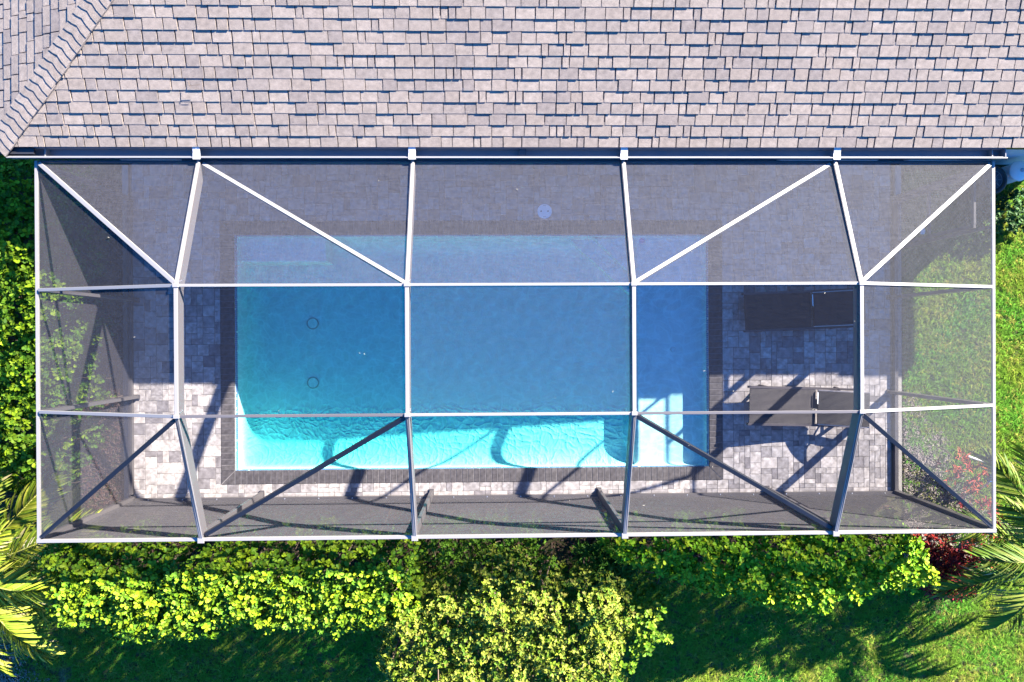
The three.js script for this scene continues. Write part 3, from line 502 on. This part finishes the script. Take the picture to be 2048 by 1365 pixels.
// a bush over a footprint: rosettes of leaves near its uneven top and sides, stems below
function bush(name, label, category, o) {
  const r = rng(o.seed), t = thing(name, label, category), L = [], xs = o.foot.map((p) => p[0]), zs = o.foot.map((p) => p[1]);
  const x0 = Math.min(...xs), x1 = Math.max(...xs), z0 = Math.min(...zs), z1 = Math.max(...zs);
  const top = (x, z) => { const n = fbm(x * 1.6, z * 1.6, o.seed, 3), e = edgeDist(o.foot, x, z) + n * 0.4; if (!inside(o.foot, x, z) && e > 0.0 + 0.1 * n) return 0; const k = Math.min(1, Math.max(0, e) / o.shoulder); return o.h * (0.35 + 0.65 * Math.sqrt(k * (2 - k))) + o.lump * fbm(x * 3.1, z * 3.1, o.seed + 5, 3); };
  const n = Math.round(o.density * (x1 - x0) * (z1 - z0)), tips = [];
  for (let i = 0; i < n; i++) {
    const x = rr(x0 - 0.05, x1 + 0.05, r), z = rr(z0 - 0.05, z1 + 0.05, r), h = top(x, z); if (h <= 0.12) continue;
    if (o.gap && fbm(x * 2.3, z * 2.3, o.seed + 20, 3) > o.gap) { if (r() < 0.85) continue; }
    const depth = -Math.log(1 - r() * 0.97) * o.deep, y = h - depth; if (y < 0.05) continue;
    const gx = top(x + 0.08, z) - top(x - 0.08, z), gz = top(x, z + 0.08) - top(x, z - 0.08);
    const axis = V(-THREE.MathUtils.clamp(gx, -0.4, 0.4) * 3, 1, -THREE.MathUtils.clamp(gz, -0.4, 0.4) * 3).normalize().add(V(rr(-0.5, 0.5, r), rr(-0.1, 0.3, r), rr(-0.5, 0.5, r))).normalize();
    const q = new THREE.Quaternion().setFromUnitVectors(V(0, 1, 0), axis), m = Math.round(rr(o.per[0], o.per[1], r)), ph = r() * 7, fresh = Math.max(0, 1 - depth / (o.deep * 1.2)) * r();
    const tone = r(); if (i % 40 === 0) tips.push([x, y, z]);
    for (let k = 0; k < m; k++) {
      const el = rr(o.open[0], o.open[1], r), s = o.leaf * rr(0.55, 1.2, r);
      const e = new THREE.Quaternion().setFromEuler(new THREE.Euler(-el, ph + k * 2.4 + rr(-0.3, 0.3, r), rr(-0.4, 0.4, r), 'YXZ'));
      const c = o.colors[Math.floor(THREE.MathUtils.clamp(tone * 0.6 + r() * 0.4, 0, 0.999) * o.colors.length)], b = rr(0.5, 1.2, r);
      const f = o.fresh && fresh > (o.freshAt ?? 0.5) ? o.fresh : c;
      L.push({ p: V(x, y, z).addScaledVector(axis, k * 0.006), q: q.clone().multiply(e), s, c: [f[0] * b, f[1] * b, f[2] * b], y: y + s + (edgeDist(o.foot, x, z) < 0.2 ? -0.2 : 0) });
    }
  }
  L.sort((a, b) => b.y - a.y);
  const own = Math.min(o.parts ?? 0, L.length), mats = o.colors.concat(o.fresh ? [o.fresh] : []).map((c) => leafMat(c, 0.42, 0.15));
  const step = Math.max(1, Math.floor(L.length * 0.25 / Math.max(1, own))); const chosen = new Set();
  for (let k = 0; k < own; k++) { const a = L[k * step]; chosen.add(a); const me = part('leaf', o.geo, mats[Math.floor(r() * mats.length)], t); me.position.copy(a.p); me.quaternion.copy(a.q); me.scale.setScalar(a.s); }
  const rest = L.filter((a) => !chosen.has(a)), im = new THREE.InstancedMesh(o.geo, leafBase, rest.length), mx = new THREE.Matrix4();
  rest.forEach((a, i) => { im.setMatrixAt(i, mx.compose(a.p, a.q, V(a.s, a.s, a.s))); im.setColorAt(i, lin(...a.c)); });
  im.name = 'foliage'; im.userData.kind = 'stuff'; im.castShadow = im.receiveShadow = true; t.add(im);
  const stems = []; tips.slice(0, 260).forEach(([x, y, z]) => { const bx = x + rr(-0.25, 0.25, r), bz = z + rr(-0.25, 0.25, r), mid = V((x + bx) / 2 + rr(-0.08, 0.08, r), y * 0.5, (z + bz) / 2 + rr(-0.08, 0.08, r)); stems.push(new THREE.TubeGeometry(new THREE.QuadraticBezierCurve3(V(bx, -0.1, bz), mid, V(x, y, z)), 4, rr(0.006, 0.014, r), 4)); });
  if (stems.length) part('stems', merge(stems), o.stem ?? M.bark, t, true);
  return t;
}
const CLUSIA = [[0.06, 0.15, 0.008], [0.08, 0.18, 0.008], [0.11, 0.21, 0.009], [0.15, 0.25, 0.01], [0.075, 0.17, 0.012]], CLUSIA_NEW = [0.21, 0.3, 0.009];
const base = { seed: 1, h: 1.6, shoulder: 0.45, lump: 0.5, density: 520, deep: 0.18, per: [5, 8], open: [0.25, 1.0], leaf: 0.078, colors: CLUSIA, geo: ROUND };
bush('clusia_hedge', 'tall round-leaved green hedge along the left side wall', 'hedge', { ...base, seed: 11, foot: [[-9.2, -2.95], [-6.8, -2.95], [-6.55, -2.3], [-6.5, 0.5], [-6.75, 1.6], [-7.0, 2.3], [-9.2, 2.5]], h: 1.75, parts: 300, shoulder: 0.9, lump: 0.55, fresh: [0.22, 0.33, 0.01] });
bush('clusia_hedge', 'yellow-green round-leaved hedge in front of the cage, left of centre', 'hedge', { ...base, seed: 12, foot: [[-6.75, 3.05], [-1.2, 3.05], [-1.25, 4.3], [-2.4, 4.5], [-3.6, 4.35], [-4.6, 4.6], [-5.6, 4.55], [-6.6, 4.1]], h: 1.95, parts: 300, shoulder: 0.4, fresh: CLUSIA_NEW, freshAt: 0.46, lump: 0.4 });
bush('clusia_hedge', 'broad darker green hedge in front of the cage, right of centre', 'hedge', { ...base, seed: 13, foot: [[1.55, 3.05], [6.85, 3.05], [7.0, 3.9], [6.2, 4.15], [5.5, 4.35], [4.6, 4.4], [3.8, 4.2], [2.9, 3.9], [1.9, 3.6]], h: 1.5, parts: 300, shoulder: 0.4, colors: [[0.1, 0.26, 0.008], [0.13, 0.3, 0.008], [0.18, 0.34, 0.01], [0.09, 0.22, 0.008]], fresh: [0.26, 0.35, 0.01], lump: 0.5, gap: 0.26 });
bush('variegated_shrub', 'large pale cream-green shrub with orange flecks at bottom centre', 'shrub', { ...base, seed: 14, foot: [[-1.9, 4.2], [-1.5, 3.85], [-0.8, 3.75], [-0.2, 3.3], [0.5, 3.35], [0.9, 3.7], [1.7, 3.6], [2.1, 4.0], [2.0, 4.6], [1.8, 5.6], [-1.7, 5.6], [-1.9, 4.9]], h: 1.85, geo: OVAL, leaf: 0.062, density: 620, per: [6, 10], deep: 0.2, colors: [[0.1, 0.17, 0.01], [0.15, 0.21, 0.012], [0.22, 0.25, 0.03], [0.07, 0.14, 0.008], [0.17, 0.16, 0.03]], fresh: [0.23, 0.26, 0.03], freshAt: 0.6, gap: 0.16, lump: 0.7, parts: 120, stem: mat([0.17, 0.12, 0.09], 0.9) });
bush('clusia_shrub', 'leggy yellow-green shrub between the pale shrub and right hedge', 'shrub', { ...base, seed: 15, foot: [[1.5, 4.4], [2.2, 4.15], [2.75, 4.15], [2.7, 4.7], [2.1, 5.3], [1.4, 5.6]], h: 1.6, fresh: [0.2, 0.27, 0.02], density: 300, parts: 60, lump: 0.7, gap: 0.22 });
bush('small_leaf_shrub', 'dark small-leaved shrub against the cage behind the pale shrub', 'shrub', { ...base, seed: 16, foot: [[-1.65, 2.95], [0.6, 2.95], [0.75, 3.3], [1.0, 3.8], [-0.9, 3.8]], h: 1.15, geo: OVAL, leaf: 0.055, density: 520, per: [5, 9], colors: [[0.07, 0.17, 0.01], [0.09, 0.2, 0.012], [0.13, 0.23, 0.015]], gap: 0.22, parts: 60, lump: 0.6 });
bush('fern_shrub', 'dark feathery shrub beside the bare brown mulch patch', 'shrub', { ...base, seed: 17, foot: [[1.3, 3.6], [2.1, 3.4], [2.3, 3.9], [1.6, 4.2]], h: 0.8, geo: LANCE, leaf: 0.16, density: 380, per: [6, 9], colors: [[0.05, 0.14, 0.014], [0.06, 0.16, 0.014]], lump: 0.5, parts: 40 });
const RED = [[0.2, 0.012, 0.016], [0.3, 0.02, 0.015], [0.12, 0.008, 0.014], [0.34, 0.05, 0.02]];
bush('red_shrub', 'deep red leafy shrub beside the right palm fronds', 'shrub', { ...base, seed: 18, foot: [[7.1, 3.45], [7.8, 3.4], [8.25, 3.75], [8.2, 4.4], [7.5, 4.45], [7.15, 4.1]], h: 0.65, geo: LANCE, leaf: 0.12, density: 420, per: [5, 8], colors: RED, open: [0.4, 1.1], parts: 60 });
bush('red_shrub', 'small orange-red shrub seen through the screen near the white pipe', 'shrub', { ...base, seed: 19, foot: [[7.65, 2.15], [8.1, 1.95], [8.45, 2.3], [8.5, 2.75], [7.9, 2.7]], h: 0.4, geo: LANCE, leaf: 0.1, density: 240, per: [4, 7], colors: [[0.4, 0.06, 0.03], [0.45, 0.1, 0.04], [0.3, 0.04, 0.03]], open: [0.4, 1.1], parts: 40 });
bush('red_shrub', 'low red shrub behind the palm at the right edge', 'shrub', { ...base, seed: 22, foot: [[8.1, 2.85], [8.6, 2.85], [8.7, 4.1], [8.2, 4.1]], h: 0.5, geo: LANCE, leaf: 0.1, density: 260, per: [4, 7], colors: RED, open: [0.4, 1.1], parts: 20 });
bush('ground_plant', 'low dark green plant in the shade by the black heater', 'plant', { ...base, seed: 20, foot: [[8.1, -2.5], [9.4, -2.55], [9.4, -1.9], [8.5, -1.75], [8.1, -1.9]], h: 0.35, geo: OVAL, leaf: 0.075, density: 420, per: [5, 8], colors: [[0.035, 0.1, 0.02], [0.045, 0.12, 0.025]], parts: 40, lump: 0.2 });

// palms: arching fronds; long leaflets that hang and twist unevenly
M.palmLeaf = new THREE.MeshPhysicalMaterial({ color: 0xffffff, vertexColors: true, roughness: 0.6, specularIntensity: 0.35, transmission: 0.12, thickness: 0, side: THREE.DoubleSide });
M.rachis = mat([0.3, 0.3, 0.05], 0.6);
function palm(label, pos, H, fronds, seed, tones) {
  const r = rng(seed), t = thing('palm', label, 'palm', pos);
  part('trunk', new THREE.CylinderGeometry(0.06, 0.1, H, 12).translate(0, H / 2, 0), mat([0.3, 0.28, 0.2], 0.85), t);
  fronds.forEach(([az, len, lift, drop]) => {
    const A = az * Math.PI / 180, dir = V(Math.cos(A), 0, Math.sin(A)), side = V(-Math.sin(A), 0, Math.cos(A)), bow = rr(-0.12, 0.12, r);
    const at = (s) => V(0, H - 0.05, 0).addScaledVector(dir, len * s * (1.05 - 0.12 * s)).addScaledVector(side, bow * len * s * s).add(V(0, lift * Math.sin(s * 2.0) - drop * len * s * s, 0));
    const P = [], T = [], C = [], N = Math.round(len * 32), roll = rr(-0.5, 0.5, r);
    for (let k = Math.round(N * 0.16); k <= N; k++) for (const sg of [-1, 1]) {
      if (r() < 0.06) continue;
      const s = Math.min(1, (k + rr(-0.3, 0.3, r)) / N), p = at(s), ll = (0.2 + 0.34 * Math.sin(Math.PI * (0.2 + s * 0.72))) * rr(0.75, 1.15, r) * Math.min(1, len / 1.4), w = 0.019 * rr(0.7, 1.3, r);
      const d = side.clone().multiplyScalar(sg * (1 - 0.45 * s)).addScaledVector(dir, 0.45 + s * 0.75 + rr(-0.12, 0.12, r)).add(V(0, 0.3 + sg * roll * 0.6 - s * 0.25 + rr(-0.15, 0.15, r), 0)).normalize();
      const hang = rr(0.35, 0.95, r), tw = rr(-0.7, 0.7, r), wv0 = V(0, 1, 0).cross(d).normalize(), up0 = d.clone().cross(wv0);
      const c = tones[Math.floor(r() * tones.length)], b = rr(0.75, 1.2, r), dry = r() < 0.12, i0 = P.length;
      for (let q = 0; q <= 5; q++) {
        const u = q / 5, an = sg * 0.5 + tw * u, wv = wv0.clone().multiplyScalar(Math.cos(an)).addScaledVector(up0, Math.sin(an));
        const c0 = p.clone().addScaledVector(d, ll * u * (1 - 0.12 * hang * u)).add(V(0, -ll * hang * u * u * 0.8, 0)), ww = w * (q === 0 ? 0.45 : q === 5 ? 0.06 : 1 - 0.35 * u), fold = wv0.clone().cross(d).multiplyScalar(0.004);
        P.push(c0.clone().addScaledVector(wv, ww).sub(fold).toArray(), c0.toArray(), c0.clone().addScaledVector(wv, -ww).sub(fold).toArray());
        const m = dry && q > 3 ? [0.32, 0.26, 0.12] : c; for (let z = 0; z < 3; z++) C.push(m[0] * b, m[1] * b, m[2] * b);
      }
      for (let q = 0; q < 5; q++) { const a = i0 + q * 3; T.push([a, a + 3, a + 1], [a + 1, a + 3, a + 4], [a + 1, a + 4, a + 2], [a + 2, a + 4, a + 5]); }
    }
    const g = planarUV(poly(P, T), 1); g.setAttribute('color', new THREE.Float32BufferAttribute(C, 3));
    const f = part('frond', g, M.palmLeaf, t), pts = []; for (let s = 0; s <= 1.001; s += 0.1) pts.push(at(s));
    part('rachis', new THREE.TubeGeometry(new THREE.CatmullRomCurve3(pts), 14, 0.011, 5), M.rachis, f);
  });
}
palm('yellow-green palm with feathery fronds at the lower left corner', [-7.95, -0.1, 3.45], 1.5, [[-88, 1.7, 0.3, 0.3], [-68, 1.6, 0.6, 0.25], [-48, 1.75, 0.3, 0.35], [-22, 1.8, 0.4, 0.3], [-4, 2.05, 0.35, 0.3], [14, 1.5, 0.7, 0.2], [30, 1.9, 0.3, 0.32], [46, 1.75, 0.55, 0.25], [60, 1.7, 0.25, 0.35], [78, 1.7, 0.45, 0.3], [100, 1.6, 0.4, 0.3], [150, 1.5, 0.4, 0.3], [-150, 1.5, 0.4, 0.3], [-115, 1.5, 0.4, 0.3], [-35, 1.2, 0.9, 0.1], [68, 1.2, 0.9, 0.1]], 61, [[0.26, 0.29, 0.02], [0.17, 0.23, 0.015], [0.32, 0.32, 0.04], [0.12, 0.18, 0.012]]);
palm('green palm with drooping fronds at the lower right corner', [8.75, -0.1, 3.3], 1.5, [[-128, 1.75, 0.35, 0.3], [-105, 1.6, 0.4, 0.3], [-75, 1.5, 0.4, 0.3], [-30, 1.4, 0.4, 0.3], [-150, 1.3, 0.7, 0.15], [-172, 1.85, 0.3, 0.35], [172, 1.5, 0.7, 0.2], [158, 1.85, 0.35, 0.35], [122, 1.65, 0.3, 0.35], [50, 1.4, 0.4, 0.3], [10, 1.4, 0.4, 0.3]], 62, [[0.09, 0.16, 0.01], [0.13, 0.19, 0.012], [0.18, 0.21, 0.03], [0.07, 0.13, 0.01]]);

// mulch chips and leaf litter
{
  const r = rng(70), chip = new THREE.BoxGeometry(1, 0.22, 0.3), list = [];
  const scatter = (n, f, cols, s) => { for (let k = 0; k < n; k++) { const p = f(); if (!p) continue; list.push([p, cols[Math.floor(r() * cols.length)], s * rr(0.5, 1.4, r)]); } };
  const BROWN = [[0.1, 0.045, 0.03], [0.14, 0.07, 0.05], [0.07, 0.035, 0.028], [0.2, 0.13, 0.1]], LIT = [[0.3, 0.25, 0.22], [0.24, 0.2, 0.18], [0.34, 0.29, 0.26], [0.2, 0.16, 0.14]];
  scatter(5200, () => [rr(-7.2, -6.42, r), rr(-2.8, 2.9, r)], BROWN, 0.04);
  scatter(9000, () => [rr(-6.9, 7.0, r), rr(2.9, 4.3, r)], BROWN, 0.04);
  scatter(16000, () => { const x = rr(7.2, 8.8, r), z = rr(0.9, 4.3, r); return (x - 7.2) * 1.1 - (z - 1.25) * 0.8 + fbm(x * 3, z * 3) > 0.25 ? null : [x, z]; }, LIT, 0.03);
  scatter(5000, () => { const x = rr(-9.4, -7.3, r), z = rr(4.7, 6.6, r); return x + 8.4 + fbm(x * 2, z * 2) * 1.5 > (z - 5.2) * 0.8 ? null : [x, z]; }, [[0.26, 0.21, 0.17], [0.32, 0.26, 0.21], [0.2, 0.16, 0.13]], 0.03);
  const im = new THREE.InstancedMesh(chip, mat([1, 1, 1], 0.95), list.length), m = new THREE.Matrix4(), q = new THREE.Quaternion();
  list.forEach(([[x, z], c, s], i) => { q.setFromEuler(new THREE.Euler(rr(-0.4, 0.4, r), r() * 7, rr(-0.4, 0.4, r))); im.setMatrixAt(i, m.compose(V(x, -0.09 + r() * 0.02, z), q, V(s, s, s))); im.setColorAt(i, lin(...c)); });
  im.name = 'mulch'; im.userData = { kind: 'stuff', label: 'brown wood mulch and leaf litter in the planting beds' }; im.castShadow = im.receiveShadow = true; scene.add(im);
}
// lawn
{
  const r = rng(80), P = [], T = [];
  for (let b = 0; b < 7; b++) { const a = r() * 7, l = rr(0.6, 1, r), w = 0.035, ln = rr(0.5, 1.3, r), dx = Math.cos(a), dz = Math.sin(a), i = P.length, ox = rr(-0.25, 0.25, r), oz = rr(-0.25, 0.25, r);
    P.push([ox - dz * w, 0, oz + dx * w], [ox + dz * w, 0, oz - dx * w], [ox + dx * ln * 0.4 - dz * w, l * 0.55, oz + dz * ln * 0.4 + dx * w], [ox + dx * ln * 0.4 + dz * w, l * 0.55, oz + dz * ln * 0.4 - dx * w], [ox + dx * ln, l * 0.62, oz + dz * ln]); T.push([i, i + 1, i + 2], [i + 1, i + 3, i + 2], [i + 2, i + 3, i + 4]); }
  const g = planarUV(poly(P, T), 1), list = [];
  const put = (n, x0, x1, z0, z1, keep) => { for (let k = 0; k < n; k++) { const x = rr(x0, x1, r), z = rr(z0, z1, r); if (keep(x, z)) list.push([x, z]); } };
  put(26000, 7.2, 11.5, -2.9, 4.2, (x, z) => (x - 7.2) * 1.1 - (z - 1.25) * 0.8 + fbm(x * 3, z * 3) * 1.2 > rr(-0.3, 0.5, r) || x > 8.9 || r() < 0.12);
  put(52000, -10.5, 11.5, 4.0, 7.8, (x, z) => !(x < -7.4 && z > 4.9 && fbm(x * 2, z * 2) + (-7.4 - x) * 0.5 > r() * 0.5));
  const im = new THREE.InstancedMesh(g, new THREE.MeshPhysicalMaterial({ color: 0xffffff, roughness: 1, specularIntensity: 0.1, side: THREE.DoubleSide }), list.length), m = new THREE.Matrix4(), q = new THREE.Quaternion();
  list.forEach(([x, z], i) => { const s = rr(0.055, 0.13, r), n = fbm(x * 1.2, z * 1.2, 6, 4) * 1.5, y = r() < 0.12 + Math.max(0, fbm(x * 2.2, z * 2.2, 16, 3)) * 0.9; q.setFromEuler(new THREE.Euler(0, r() * 7, 0)); im.setMatrixAt(i, m.compose(V(x, -0.1, z), q, V(s, s * 0.8, s))); const b = rr(0.75, 1.25, r); im.setColorAt(i, y ? lin(0.22 * b, 0.22 * b, 0.04 * b) : lin((0.095 + n * 0.09) * b, 0.195 * b, 0.018 * b)); });
  im.name = 'grass'; im.userData = { kind: 'stuff', label: 'green lawn grass around the planting beds' }; im.castShadow = im.receiveShadow = true; scene.add(im);
}
scene.traverse((o) => { if (o.isMesh) { o.castShadow = true; o.receiveShadow = true; } });
renderer.render(scene, camera);
